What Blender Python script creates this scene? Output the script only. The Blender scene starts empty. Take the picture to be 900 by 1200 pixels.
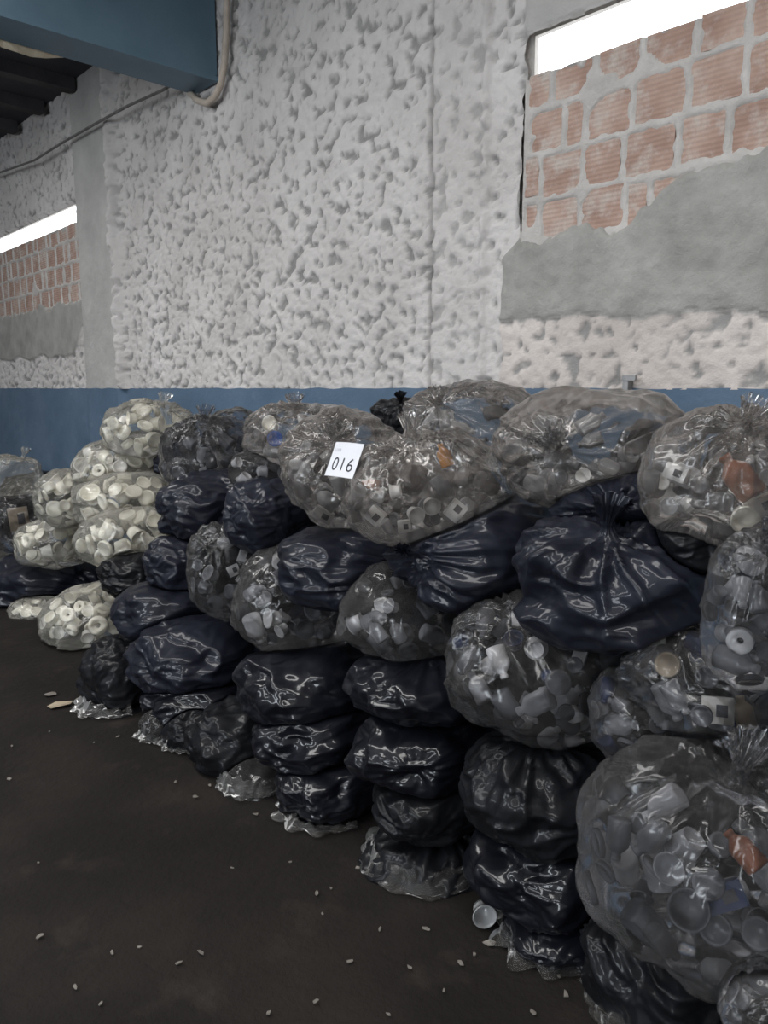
import bpy, bmesh, math, random
import numpy as np
from mathutils import Vector, Matrix
from mathutils.bvhtree import BVHTree

# ------------------------------------------------------------------ camera
SC = bpy.context.scene
COL = SC.collection
F = 901.0
PITCH = math.atan((600 - 455.0) / F)
ANG = math.atan((450 + 393.0) / (F / math.cos(PITCH)))
EYE = np.array([0.0, 0.0, 1.6])
FW = np.array([-math.cos(ANG) * math.cos(PITCH), math.sin(ANG) * math.cos(PITCH), -math.sin(PITCH)])
RT = np.array([math.sin(ANG), math.cos(ANG), 0.0])
UP = np.cross(RT, FW)
cam_d = bpy.data.cameras.new('camera')
cam = bpy.data.objects.new('camera', cam_d)
COL.objects.link(cam)
cam_d.sensor_fit = 'VERTICAL'
cam_d.sensor_height = 36.0
cam_d.lens = F / 1200 * 36.0
cam_d.clip_start = 0.05
m = Matrix((RT, UP, -FW)).transposed().to_4x4()
m.translation = Vector(EYE)
cam.matrix_world = m
SC.camera = cam

# ------------------------------------------------------------------ world, lights, exposure
SC.view_settings.view_transform = 'Standard'
SC.view_settings.look = 'None'
SC.view_settings.exposure = 0.0
SC.view_settings.gamma = 1.0
SC.view_settings.use_curve_mapping = False
SC.cycles.transparent_max_bounces = 20
SC.cycles.max_bounces = 8
SC.cycles.use_denoising = True
world = bpy.data.worlds.new('overcast_sky')
SC.world = world
world.use_nodes = True
bg = world.node_tree.nodes['Background']
bg.inputs[0].default_value = (0.95, 0.98, 1.0, 1)
bg.inputs[1].default_value = 3.0


def area(name, loc, target, sx, sy, energy, color):
    d = bpy.data.lights.new(name, 'AREA')
    d.shape = 'RECTANGLE'
    d.size, d.size_y, d.energy, d.color = sx, sy, energy, color
    o = bpy.data.objects.new(name, d)
    COL.objects.link(o)
    o.location = loc
    o.rotation_euler = (Vector(target) - Vector(loc)).to_track_quat('-Z', 'Y').to_euler()
    return o


# daylight through the roof light, the loading door and the high windows behind the viewer
area('roof_light_daylight', (-3.2, 0.15, 4.10), (-3.2, 0.15, 0), 10.4, 0.6, 168, (1.0, 0.975, 0.945))
area('rear_fill_light', (-2.2, -2.75, 4.12), (-2.2, -2.75, 0), 8.0, 0.6, 150, (0.96, 0.98, 1.0))  # unseen fill light, added to brighten the fronts of the bags
area('door_daylight', (2.0, -6.95, 1.5), (2.0, 0, 1.5), 1.7, 2.4, 130, (0.84, 0.92, 1.0))
area('high_window_daylight', (-3.5, -6.95, 3.3), (-3.5, 0, 2.0), 7.0, 0.55, 200, (0.85, 0.92, 1.0))

WALL_Y = 2.84


# ------------------------------------------------------------------ helpers
def ray(px, py):
    return FW + RT * (px - 450) / F - UP * (py - 600) / F


def at_y(px, py, Y):
    d = ray(px, py)
    return EYE + d * (Y / d[1])


def at_floor(px, py, z=0.0):
    d = ray(px, py)
    return EYE + d * ((z - EYE[2]) / d[2])


def proj_(p):
    v = np.array(p) - EYE
    z = v @ FW
    return int(450 + F * (v @ RT) / z), int(600 - F * (v @ UP) / z)


def depth(p):
    return float((np.asarray(p) - EYE) @ FW)


_rs = np.random.RandomState(7)
_perm = np.concatenate([_rs.permutation(256)] * 3)
_grad = _rs.normal(size=(256, 3))
_grad /= np.linalg.norm(_grad, axis=1)[:, None]


def noise(P):
    P = np.asarray(P, float)
    i = np.floor(P).astype(int)
    f = P - i
    i &= 255
    u = f * f * f * (f * (f * 6 - 15) + 10)
    out = 0
    for dx in (0, 1):
        wx = u[:, 0] if dx else 1 - u[:, 0]
        for dy in (0, 1):
            wy = u[:, 1] if dy else 1 - u[:, 1]
            for dz in (0, 1):
                wz = u[:, 2] if dz else 1 - u[:, 2]
                h = _perm[_perm[_perm[i[:, 0] + dx] + i[:, 1] + dy] + i[:, 2] + dz]
                g = _grad[h]
                out = out + wx * wy * wz * (g[:, 0] * (f[:, 0] - dx) + g[:, 1] * (f[:, 1] - dy) + g[:, 2] * (f[:, 2] - dz))
    return out * 1.7


def ridge(P):
    return 1.0 - np.minimum(1.0, np.abs(noise(P)) * 2.2)


def smooth(a, b, x):
    t = np.clip((x - a) / (b - a), 0, 1)
    return t * t * (3 - 2 * t)


def mesh_obj(name, verts, faces, mats, parent=None, smooth_=True, mat_idx=None):
    me = bpy.data.meshes.new(name)
    me.from_pydata([tuple(v) for v in verts], [], [tuple(f) for f in faces])
    for mt in (mats if isinstance(mats, (list, tuple)) else [mats]):
        me.materials.append(mt)
    if mat_idx is not None:
        me.polygons.foreach_set('material_index', np.asarray(mat_idx, np.int32))
    me.polygons.foreach_set('use_smooth', [smooth_] * len(me.polygons))
    me.update()
    o = bpy.data.objects.new(name, me)
    COL.objects.link(o)
    if parent is not None:
        o.parent = parent
    return o


def bm_obj(name, bm, mats, parent=None, smooth_=False):
    me = bpy.data.meshes.new(name)
    bmesh.ops.recalc_face_normals(bm, faces=bm.faces)
    bm.to_mesh(me)
    bm.free()
    for mt in (mats if isinstance(mats, (list, tuple)) else [mats]):
        me.materials.append(mt)
    me.polygons.foreach_set('use_smooth', [smooth_] * len(me.polygons))
    o = bpy.data.objects.new(name, me)
    COL.objects.link(o)
    if parent is not None:
        o.parent = parent
    return o


def add_box(bm, x0, x1, y0, y1, z0, z1, mi=0):
    v = [bm.verts.new(p) for p in ((x0, y0, z0), (x1, y0, z0), (x1, y1, z0), (x0, y1, z0), (x0, y0, z1), (x1, y0, z1), (x1, y1, z1), (x0, y1, z1))]
    fs = []
    for q in ((0, 3, 2, 1), (4, 5, 6, 7), (0, 1, 5, 4), (1, 2, 6, 5), (2, 3, 7, 6), (3, 0, 4, 7)):
        fc = bm.faces.new([v[k] for k in q])
        fc.material_index = mi
        fs.append(fc)
    return v


def tube(name, pts, r, mat, parent=None, seg=8):
    pts = [Vector(p) for p in pts]
    V, Fc = [], []
    n = len(pts)
    side = None
    for i, p in enumerate(pts):
        t = (pts[min(i + 1, n - 1)] - pts[max(i - 1, 0)]).normalized()
        if side is None:
            side = t.orthogonal().normalized()
        side = (side - t * side.dot(t)).normalized()
        b = t.cross(side)
        for k in range(seg):
            a = 2 * math.pi * k / seg
            V.append(p + (side * math.cos(a) + b * math.sin(a)) * r)
    for i in range(n - 1):
        for k in range(seg):
            k2 = (k + 1) % seg
            Fc.append((i * seg + k, i * seg + k2, (i + 1) * seg + k2, (i + 1) * seg + k))
    Fc.append(tuple(range(seg))[::-1])
    Fc.append(tuple((n - 1) * seg + k for k in range(seg)))
    return mesh_obj(name, V, Fc, mat, parent)


def lathe(prof, seg=14, cap0=True, cap1=True):
    V, Fc = [], []
    for r, z in prof:
        for k in range(seg):
            a = 2 * math.pi * k / seg
            V.append((r * math.cos(a), r * math.sin(a), z))
    n = len(prof)
    for i in range(n - 1):
        for k in range(seg):
            k2 = (k + 1) % seg
            Fc.append((i * seg + k, i * seg + k2, (i + 1) * seg + k2, (i + 1) * seg + k))
    if cap0:
        Fc.append(tuple(range(seg))[::-1])
    if cap1:
        Fc.append(tuple((n - 1) * seg + k for k in range(seg)))
    return V, Fc


def tag(o, label, cat, group=None, kind=None):
    o['label'] = label
    o['category'] = cat
    if group:
        o['group'] = group
    if kind:
        o['kind'] = kind
    return o


# ------------------------------------------------------------------ materials
def new_mat(name):
    mt = bpy.data.materials.new(name)
    mt.use_nodes = True
    nt = mt.node_tree
    return mt, nt, nt.nodes, nt.links, nt.nodes['Principled BSDF']


def ramp(N, stops):
    r = N.new('ShaderNodeValToRGB')
    e = r.color_ramp.elements
    while len(e) < len(stops):
        e.new(0.5)
    for k, (p, c) in enumerate(stops):
        e[k].position = p
        e[k].color = (*c, 1) if len(c) == 3 else c
    return r


def noise_node(N, L, vec, scale, detail=4, rough=0.55, ntype='FBM'):
    n = N.new('ShaderNodeTexNoise')
    n.noise_type = ntype
    n.inputs['Scale'].default_value = scale
    n.inputs['Detail'].default_value = detail
    n.inputs['Roughness'].default_value = rough
    if vec is not None:
        L.new(vec, n.inputs['Vector'])
    return n


def surf(name, stops, scale=3.0, rough=0.8, bump=0.0, bscale=40.0, spec=0.3, metallic=0.0, second=None):
    mt, nt, N, L, P = new_mat(name)
    tc = N.new('ShaderNodeTexCoord')
    n = noise_node(N, L, tc.outputs['Object'], scale, 6, 0.6)
    r = ramp(N, stops)
    L.new(n.outputs['Fac'], r.inputs[0])
    col = r.outputs[0]
    if second:
        sc2, lo, hi, c2 = second
        n2 = noise_node(N, L, tc.outputs['Object'], sc2, 4, 0.6)
        r2 = ramp(N, [(lo, (0, 0, 0)), (hi, (1, 1, 1))])
        L.new(n2.outputs['Fac'], r2.inputs[0])
        mx = N.new('ShaderNodeMixRGB')
        L.new(r2.outputs[0], mx.inputs[0])
        L.new(col, mx.inputs[1])
        mx.inputs[2].default_value = (*c2, 1)
        col = mx.outputs[0]
    L.new(col, P.inputs['Base Color'])
    P.inputs['Roughness'].default_value = rough
    P.inputs['Specular IOR Level'].default_value = spec
    P.inputs['Metallic'].default_value = metallic
    if bump:
        nb = noise_node(N, L, tc.outputs['Object'], bscale, 5, 0.65)
        b = N.new('ShaderNodeBump')
        b.inputs['Strength'].default_value = 1.0
        b.inputs['Distance'].default_value = bump
        L.new(nb.outputs['Fac'], b.inputs['Height'])
        L.new(b.outputs[0], P.inputs['Normal'])
    return mt


def wall_mat():
    mt, nt, N, L, P = new_mat('roughcast_wall')
    tc = N.new('ShaderNodeTexCoord')

    def tone(lo, hi, sc):
        n = noise_node(N, L, tc.outputs['Object'], sc, 6, 0.6)
        r = ramp(N, [(0.3, lo), (0.7, hi)])
        L.new(n.outputs['Fac'], r.inputs[0])
        return r.outputs[0]

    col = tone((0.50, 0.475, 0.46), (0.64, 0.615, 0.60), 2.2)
    for at, lo, hi, sc in (('pink', (0.48, 0.43, 0.40), (0.64, 0.585, 0.55), 3), ('pit_shade_dirt', (0.22, 0.213, 0.207), (0.34, 0.33, 0.32), 9),
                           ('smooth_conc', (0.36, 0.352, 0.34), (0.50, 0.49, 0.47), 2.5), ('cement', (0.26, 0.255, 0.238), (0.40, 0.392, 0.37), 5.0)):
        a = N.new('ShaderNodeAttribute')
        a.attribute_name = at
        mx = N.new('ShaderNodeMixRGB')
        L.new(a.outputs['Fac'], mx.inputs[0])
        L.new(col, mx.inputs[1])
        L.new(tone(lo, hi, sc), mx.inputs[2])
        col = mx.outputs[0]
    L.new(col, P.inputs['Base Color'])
    P.inputs['Roughness'].default_value = 0.92
    P.inputs['Specular IOR Level'].default_value = 0.2
    nb = noise_node(N, L, tc.outputs['Object'], 55, 5, 0.65)
    b = N.new('ShaderNodeBump')
    b.inputs['Distance'].default_value = 0.006
    L.new(nb.outputs['Fac'], b.inputs['Height'])
    L.new(b.outputs[0], P.inputs['Normal'])
    return mt


M_plaster = wall_mat()
M_mortar = surf('mortar', [(0.3, (0.42, 0.40, 0.38)), (0.7, (0.56, 0.535, 0.51))], 8, 0.95, 0.006, 60)
M_dado = surf('blue_dado_paint', [(0.3, (0.075, 0.125, 0.19)), (0.7, (0.115, 0.17, 0.245))], 2.2, 0.6, 0.004, 35, second=(6, 0.60, 0.80, (0.15, 0.21, 0.27)))
M_beam = surf('blue_steel_paint', [(0.3, (0.11, 0.185, 0.245)), (0.7, (0.15, 0.235, 0.30))], 2.5, 0.5, 0.001, 18, second=(30, 0.70, 0.78, (0.20, 0.25, 0.28)))
M_ceil = surf('dark_ceiling', [(0.3, (0.045, 0.045, 0.055)), (0.7, (0.08, 0.08, 0.09))], 2, 0.9)
M_wood = surf('dark_joist_wood', [(0.3, (0.05, 0.048, 0.055)), (0.7, (0.09, 0.085, 0.09))], 4, 0.9)
M_pipe = surf('beige_conduit', [(0.3, (0.42, 0.36, 0.30)), (0.7, (0.55, 0.48, 0.41))], 12, 0.6)
M_cable = surf('dark_cable', [(0.3, (0.10, 0.095, 0.09)), (0.7, (0.2, 0.19, 0.18))], 20, 0.7)
M_floor = surf('dirty_concrete_floor', [(0.25, (0.0085, 0.0068, 0.006)), (0.5, (0.014, 0.0115, 0.0102)), (0.75, (0.026, 0.0205, 0.0175))], 1.6, 0.85, 0.006, 22, 0.2, second=(5, 0.58, 0.8, (0.034, 0.028, 0.024)))
M_room = surf('plain_room_wall', [(0.3, (0.35, 0.34, 0.33)), (0.7, (0.45, 0.44, 0.43))], 2, 0.9)
M_paper = surf('white_paper', [(0.3, (0.62, 0.63, 0.67)), (0.7, (0.68, 0.685, 0.72))], 3, 0.5)
M_ink = surf('black_ink', [(0.3, (0.012, 0.012, 0.02)), (0.7, (0.02, 0.02, 0.03))], 3, 0.6)
M_faint = surf('grey_ink', [(0.3, (0.42, 0.43, 0.48)), (0.7, (0.48, 0.49, 0.54))], 3, 0.6)
M_scrap = surf('pale_scrap', [(0.3, (0.15, 0.135, 0.118)), (0.7, (0.29, 0.265, 0.235))], 30, 0.6)
M_torn = surf('torn_beige', [(0.3, (0.50, 0.42, 0.30)), (0.7, (0.66, 0.58, 0.45))], 20, 0.8)
M_bracket = surf('grey_bracket_metal', [(0.3, (0.25, 0.25, 0.25)), (0.7, (0.36, 0.36, 0.36))], 20, 0.5, metallic=0.6)


def brick_mat():
    mt, nt, N, L, P = new_mat('ribbed_clay_brick')
    tc = N.new('ShaderNodeTexCoord')
    n = noise_node(N, L, tc.outputs['Object'], 5.5, 5, 0.6)
    r = ramp(N, [(0.28, (0.29, 0.185, 0.145)), (0.5, (0.385, 0.26, 0.21)), (0.72, (0.49, 0.37, 0.31))])
    L.new(n.outputs['Fac'], r.inputs[0])
    n2 = noise_node(N, L, tc.outputs['Object'], 9, 5, 0.7)
    r2 = ramp(N, [(0.48, (0, 0, 0)), (0.66, (0.85, 0.85, 0.85))])
    L.new(n2.outputs['Fac'], r2.inputs[0])
    mx = N.new('ShaderNodeMixRGB')
    mx.inputs[2].default_value = (0.50, 0.45, 0.41, 1)
    L.new(r2.outputs[0], mx.inputs[0])
    L.new(r.outputs[0], mx.inputs[1])
    L.new(mx.outputs[0], P.inputs['Base Color'])
    w = N.new('ShaderNodeTexWave')
    w.bands_direction = 'Z'
    w.inputs['Scale'].default_value = 17
    w.inputs['Distortion'].default_value = 0.6
    L.new(tc.outputs['Object'], w.inputs['Vector'])
    b = N.new('ShaderNodeBump')
    b.inputs['Strength'].default_value = 1.0
    b.inputs['Distance'].default_value = 0.002
    L.new(w.outputs['Fac'], b.inputs['Height'])
    L.new(b.outputs[0], P.inputs['Normal'])
    P.inputs['Roughness'].default_value = 0.9
    return mt


M_brick = brick_mat()


def crease_bump(N, L, dist, scale=9.0, stretch=(1, 1, 1)):
    tc = N.new('ShaderNodeTexCoord')
    oi = N.new('ShaderNodeObjectInfo')
    mp = N.new('ShaderNodeMapping')
    mp.inputs['Scale'].default_value = stretch
    L.new(tc.outputs['Object'], mp.inputs['Vector'])
    sc = N.new('ShaderNodeVectorMath')
    sc.operation = 'SCALE'
    sc.inputs[0].default_value = (37, 53, 71)
    L.new(oi.outputs['Random'], sc.inputs['Scale'])
    ad = N.new('ShaderNodeVectorMath')
    L.new(mp.outputs[0], ad.inputs[0])
    L.new(sc.outputs[0], ad.inputs[1])
    n1 = noise_node(N, L, ad.outputs[0], scale, 3, 0.5, 'RIDGED_MULTIFRACTAL')
    n2 = noise_node(N, L, ad.outputs[0], scale * 2.7, 2, 0.5)
    mul = N.new('ShaderNodeMath')
    mul.operation = 'MULTIPLY_ADD'
    L.new(n2.outputs['Fac'], mul.inputs[0])
    mul.inputs[1].default_value = 0.6
    L.new(n1.outputs['Fac'], mul.inputs[2])
    b = N.new('ShaderNodeBump')
    b.inputs['Strength'].default_value = 1.0
    b.inputs['Distance'].default_value = dist
    L.new(mul.outputs[0], b.inputs['Height'])
    return b, n1, ad


def black_film(name, col, rough=0.42, dist=0.003, scale=5.0, coat=0.35):
    mt, nt, N, L, P = new_mat(name)
    b, n1, ad = crease_bump(N, L, dist, scale, (1, 1, 1.7))
    L.new(b.outputs[0], P.inputs['Normal'])
    L.new(b.outputs[0], P.inputs['Coat Normal'])
    n = noise_node(N, L, ad.outputs[0], 5, 3)
    r = ramp(N, [(0.3, tuple(c * 0.75 for c in col)), (0.7, tuple(c * 1.35 for c in col))])
    L.new(n.outputs['Fac'], r.inputs[0])
    L.new(r.outputs[0], P.inputs['Base Color'])
    P.inputs['Roughness'].default_value = rough
    P.inputs['Specular IOR Level'].default_value = 0.16
    P.inputs['Coat Weight'].default_value = coat
    P.inputs['Coat Roughness'].default_value = 0.10
    return mt


M_black = black_film('black_bag_film', (0.0075, 0.0078, 0.0095), 0.45, 0.003, 5.0, 0.18)
M_navy = black_film('navy_black_bag_film', (0.0115, 0.0128, 0.0205), 0.45, 0.003, 4.0, 0.35)
M_shiny = black_film('shiny_black_bag_film', (0.006, 0.0065, 0.010), 0.40, 0.003, 4.5, 0.6)


def clear_film(name, tint, op0, op1, diff, rough=0.12, dist=0.003, scale=6.0, gloss=1.0):
    mt, nt, N, L, P = new_mat(name)
    out = N['Material Output']
    b, n1, ad = crease_bump(N, L, dist, scale, (1, 1, 1.4))
    P.inputs['Base Color'].default_value = (*diff, 1)
    P.inputs['Roughness'].default_value = 0.6
    P.inputs['Specular IOR Level'].default_value = 0.0
    tr = N.new('ShaderNodeBsdfTransparent')
    tr.inputs[0].default_value = (*tint, 1)
    lw = N.new('ShaderNodeLayerWeight')
    lw.inputs[0].default_value = 0.40
    L.new(b.outputs[0], lw.inputs['Normal'])
    n3 = noise_node(N, L, ad.outputs[0], 4, 4, 0.6)
    ad2 = N.new('ShaderNodeMath')
    ad2.operation = 'MULTIPLY_ADD'
    L.new(n3.outputs['Fac'], ad2.inputs[0])
    ad2.inputs[1].default_value = 0.5
    L.new(lw.outputs['Facing'], ad2.inputs[2])
    mr = N.new('ShaderNodeMapRange')
    mr.inputs['From Min'].default_value = 0.15
    mr.inputs['From Max'].default_value = 1.1
    mr.inputs['To Min'].default_value = op0
    mr.inputs['To Max'].default_value = op1
    L.new(ad2.outputs[0], mr.inputs['Value'])
    mx = N.new('ShaderNodeMixShader')
    L.new(mr.outputs[0], mx.inputs[0])
    L.new(tr.outputs[0], mx.inputs[1])
    L.new(P.outputs[0], mx.inputs[2])
    gl = N.new('ShaderNodeBsdfGlossy')
    gl.inputs['Roughness'].default_value = rough
    L.new(b.outputs[0], gl.inputs['Normal'])
    fr = N.new('ShaderNodeFresnel')
    fr.inputs['IOR'].default_value = 1.0 + 0.5 * gloss
    L.new(b.outputs[0], fr.inputs['Normal'])
    mx2 = N.new('ShaderNodeMixShader')
    L.new(fr.outputs[0], mx2.inputs[0])
    L.new(mx.outputs[0], mx2.inputs[1])
    L.new(gl.outputs[0], mx2.inputs[2])
    L.new(mx2.outputs[0], out.inputs['Surface'])
    return mt


M_clear = clear_film('clear_bag_film', (0.93, 0.92, 0.91), 0.12, 0.52, (0.255, 0.228, 0.21), 0.15, 0.0015, 4.0, 1.1)
M_clear_dark = clear_film('grubby_clear_bag_film', (0.80, 0.80, 0.82), 0.07, 0.42, (0.125, 0.12, 0.118), 0.16, 0.001, 4.0, 0.9)
M_clear_white = clear_film('milky_bag_film', (0.97, 0.965, 0.95), 0.05, 0.40, (0.66, 0.635, 0.56), 0.18, 0.003, 7.0, 0.9)
M_sheet = clear_film('loose_film', (0.85, 0.85, 0.85), 0.15, 0.5, (0.11, 0.106, 0.10), 0.35, 0.002, 12, 0.5)

M_item = {
    'white': surf('white_plastic', [(0.3, (0.74, 0.73, 0.71)), (0.7, (0.84, 0.83, 0.81))], 6, 0.4),
    'cream': surf('cream_plastic', [(0.3, (0.76, 0.735, 0.65)), (0.7, (0.88, 0.86, 0.78))], 6, 0.5),
    'grey': clear_film('translucent_plastic', (0.75, 0.76, 0.78), 0.45, 0.95, (0.48, 0.485, 0.49), 0.12, 0.002, 14, 1.2),
    'smoke': surf('smoky_plastic', [(0.3, (0.085, 0.088, 0.095)), (0.7, (0.17, 0.175, 0.185))], 8, 0.25),
    'blue': surf('blue_plastic', [(0.3, (0.02, 0.075, 0.30)), (0.7, (0.03, 0.11, 0.42))], 6, 0.35),
    'navy': surf('dark_blue_plastic', [(0.3, (0.02, 0.035, 0.09)), (0.7, (0.03, 0.05, 0.13))], 6, 0.35),
    'amber': surf('amber_plastic', [(0.3, (0.45, 0.17, 0.02)), (0.7, (0.65, 0.28, 0.04))], 6, 0.25),
    'rust': surf('rust_brown_plastic', [(0.3, (0.20, 0.075, 0.04)), (0.7, (0.30, 0.12, 0.065))], 6, 0.4),
    'tan': surf('tan_plastic', [(0.3, (0.32, 0.26, 0.18)), (0.7, (0.45, 0.38, 0.28))], 6, 0.4),
}
M_printed = surf('dark_print', [(0.3, (0.05, 0.05, 0.055)), (0.7, (0.10, 0.10, 0.11))], 10, 0.6)


# ------------------------------------------------------------------ the setting
def struct(o):
    o['kind'] = 'structure'
    return o


# floor
n = 140
xs = np.linspace(-11.5, 3.5, 190)
ys = np.linspace(-7.0, WALL_Y + 0.3, 130)
gx, gy = np.meshgrid(xs, ys, indexing='ij')
P0 = np.stack([gx.ravel(), gy.ravel(), np.zeros(gx.size)], 1)
P0[:, 2] = np.minimum(0, 0.006 * noise(P0 * 1.7) + 0.004 * noise(P0 * 5) - 0.004)
idx = np.arange(gx.size).reshape(gx.shape)
fl = np.stack([idx[:-1, :-1].ravel(), idx[1:, :-1].ravel(), idx[1:, 1:].ravel(), idx[:-1, 1:].ravel()], 1)
struct(mesh_obj('floor', P0, fl, M_floor))

# ceiling with a long roof light and joists
bm = bmesh.new()
CZ = 4.16
add_box(bm, -11.5, 3.5, 0.5, WALL_Y + 0.3, CZ, CZ + 0.15)
add_box(bm, -11.5, 3.5, -2.4, -0.2, CZ, CZ + 0.15)
add_box(bm, -11.5, 3.5, -7.1, -3.1, CZ, CZ + 0.15)
add_box(bm, -11.5, -6.3, -3.1, -2.4, CZ, CZ + 0.15)
add_box(bm, 1.9, 3.5, -3.1, -2.4, CZ, CZ + 0.15)
add_box(bm, -11.5, -8.5, -0.2, 0.5, CZ, CZ + 0.15)
add_box(bm, 2.0, 3.5, -0.2, 0.5, CZ, CZ + 0.15)
ceil = struct(bm_obj('ceiling', bm, M_ceil))
for k in range(9):
    if k in (0,):
        continue
    x = -11.2 + k * 0.72
    bm = bmesh.new()
    add_box(bm, x - 0.06, x + 0.06, 0.55, WALL_Y - 0.05, CZ - 0.10, CZ - 0.001)
    bmesh.ops.bevel(bm, geom=bm.edges[:], offset=0.008, segments=1)
    bm_obj('joist', bm, M_wood, ceil)

# other walls
bm = bmesh.new()
add_box(bm, -11.65, -11.5, -7.1, WALL_Y + 0.3, 0, CZ)
struct(bm_obj('wall_left', bm, M_room))
bm = bmesh.new()
add_box(bm, 3.5, 3.65, -7.1, WALL_Y + 0.3, 0, CZ)
struct(bm_obj('wall_right', bm, M_room))
bm = bmesh.new()
add_box(bm, -11.5, -8.1, -7.15, -7.0, 0, CZ)
add_box(bm, -8.1, 0.05, -7.15, -7.0, 0, 3.0)
add_box(bm, -8.1, 0.05, -7.15, -7.0, 3.6, CZ)
add_box(bm, 0.05, 1.1, -7.15, -7.0, 0, CZ)
add_box(bm, 1.1, 2.9, -7.15, -7.0, 2.75, CZ)
add_box(bm, 2.9, 3.5, -7.15, -7.0, 0, CZ)
struct(bm_obj('wall_front', bm, M_room))

# ---- the photographed wall
X0, X1 = -10.6, 1.4
OPEN_R = (-2.18, 1.5, 2.90, 3.085)          # bright gap over the brick infill, right
OPEN_L = (-10.7, -7.02, 3.055, 3.235)
step = 0.012
xs = np.arange(X0, X1 + step, step)
zs = np.arange(1.595, CZ + step, step)
gx, gz = np.meshgrid(xs, zs, indexing='ij')
X, Z = gx.ravel(), gz.ravel()
Q = np.stack([X, np.zeros_like(X), Z], 1)


def roughcast(Q):
    w = Q + 0.02 * np.stack([noise(Q * 9), noise(Q * 9) * 0, noise(Q * 9 + 40)], 1)
    a = noise(w * np.array([13, 1, 15]) + 3)
    b = noise(w * np.array([27, 1, 30]) + 11)
    c = noise(Q * np.array([5, 1, 6]) + 23)
    e = noise(Q * 60 + 5)
    f = 0.75 * a + 0.55 * b + 0.30 * c
    pits = smooth(0.0, 0.42, f)
    return -0.022 * pits + 0.012 * b * (1 - pits) + 0.006 * c + 0.003 * e, f


def n1d(A, k):
    return noise(np.stack([A, A * 0, A * 0 + k], 1))


rough_h, hollow = roughcast(Q)
pit_shade_dirt = smooth(0.10, 0.42, hollow + 0.10 * noise(Q * 45 + 7))      # shade and dirt of the hollows, put into the wall colour
fine = 0.004 * noise(Q * 14) + 0.002 * noise(Q * 40)
H = rough_h.copy()
w_smooth, w_cem, w_pink = np.zeros_like(X), np.zeros_like(X), np.zeros_like(X)


def between(A, lo, hi, soft=0.008):
    return smooth(-soft, soft, A - lo) * smooth(-soft, soft, hi - A)


def lay(weight, height):
    global H
    H = H * (1 - weight) + height * weight


# central concrete column, roughly plastered, standing slightly proud
colm = between(X, -2.74, -2.39)
lay(colm, 0.020 + rough_h * 0.75)
pit_shade_dirt = pit_shade_dirt * (1 - 0.35 * colm)
gx_ = X + 2.735 + 0.012 * n1d(Z * 3, 0)
H -= 0.07 * np.exp(-(gx_ / 0.013) ** 2)
pit_shade_dirt = np.maximum(pit_shade_dirt, np.exp(-(gx_ / 0.016) ** 2))  # the groove's shade is put into the colour as a dark line
bead = np.exp(-((X + 2.385 + 0.008 * n1d(Z * 9, 2)) / 0.014) ** 2)
H += bead * np.maximum(0, 0.025 + 0.035 * n1d(Z * 16, 8))
pit_shade_dirt *= 1 - bead
# left concrete pier with a lumpy plaster ridge along its right edge
pier = between(X, -7.02, -6.36)
lay(pier, 0.03 + fine)
w_smooth = np.maximum(w_smooth, pier)
ridge_ = np.exp(-((X + 6.26 + 0.05 * n1d(Z * 3, 4)) / 0.06) ** 2)
H += ridge_ * (0.085 + 0.02 * n1d(Z * 11, 6))
pit_shade_dirt *= 1 - 0.8 * ridge_
# right: lintel over the gap, cement render with a ragged upper edge, pink roughcast
lint = smooth(-0.01, 0.01, X + 2.19) * smooth(-0.008, 0.008, Z - 3.075)
lay(lint, 0.012 + fine)
w_smooth = np.maximum(w_smooth, lint)
e1 = 2.24 + 0.05 * n1d(X * 5, 1) + 0.03 * n1d(X * 17, 1) + 0.16 * smooth(-1.75, -1.3, X)
e0 = 1.90 + 0.03 * n1d(X * 4, 9) + 0.015 * n1d(X * 15, 9) - 0.03 * smooth(-2.2, -1.2, X)
xe = -2.28 + 0.03 * n1d(Z * 6, 5) + 0.09 * smooth(2.16, 2.26, Z + 0.03 * n1d(Z * 9, 2))
cem = smooth(-0.008, 0.008, X - xe) * between(Z, e0, 3.0, 0.006)
lay(cem, 0.018 + 0.008 * noise(Q * 9) + 0.006 * noise(Q * 24))
w_cem = np.maximum(w_cem, cem)
pk = smooth(-0.008, 0.008, X - xe) * (1 - smooth(-0.006, 0.006, Z - e0))
lay(pk, rough_h * 0.7 + 0.012)
w_pink = np.maximum(w_pink, pk)
b_r = (X > -2.182) * smooth(-0.02, 0.03, Z - e1) * (Z < 3.07)
H = H * (1 - b_r) + (-0.04) * b_r
# left: same order of layers
left = smooth(-0.008, 0.008, -7.02 - X)
el1 = 2.38 + 0.07 * n1d(X * 4, 14) + 0.04 * n1d(X * 13, 1)
el0 = 1.91 + 0.05 * n1d(X * 3, 17) + 0.25 * smooth(-7.35, -7.05, X)
cem = left * between(Z, el0, 3.0, 0.006)
lay(cem, 0.016 + 0.006 * noise(Q * 8))
w_cem = np.maximum(w_cem, cem)
b_l = (X < -7.025) * smooth(-0.02, 0.03, Z - el1) * (Z < 3.24)
H = H * (1 - b_l) + (-0.04) * b_l
hole = ((X > -2.19) & (Z >= e1 + 0.035) & (Z <= 3.08)) | ((X < -7.02) & (Z >= el1 + 0.035) & (Z <= 3.235))
Vw = np.stack([X, WALL_Y - H, Z], 1)
idx = np.arange(len(X)).reshape(gx.shape)
quads = np.stack([idx[:-1, :-1].ravel(), idx[1:, :-1].ravel(), idx[1:, 1:].ravel(), idx[:-1, 1:].ravel()], 1)
quads = quads[~hole[quads].all(axis=1)]
wall = struct(mesh_obj('wall_back', Vw, quads, M_plaster))
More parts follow.
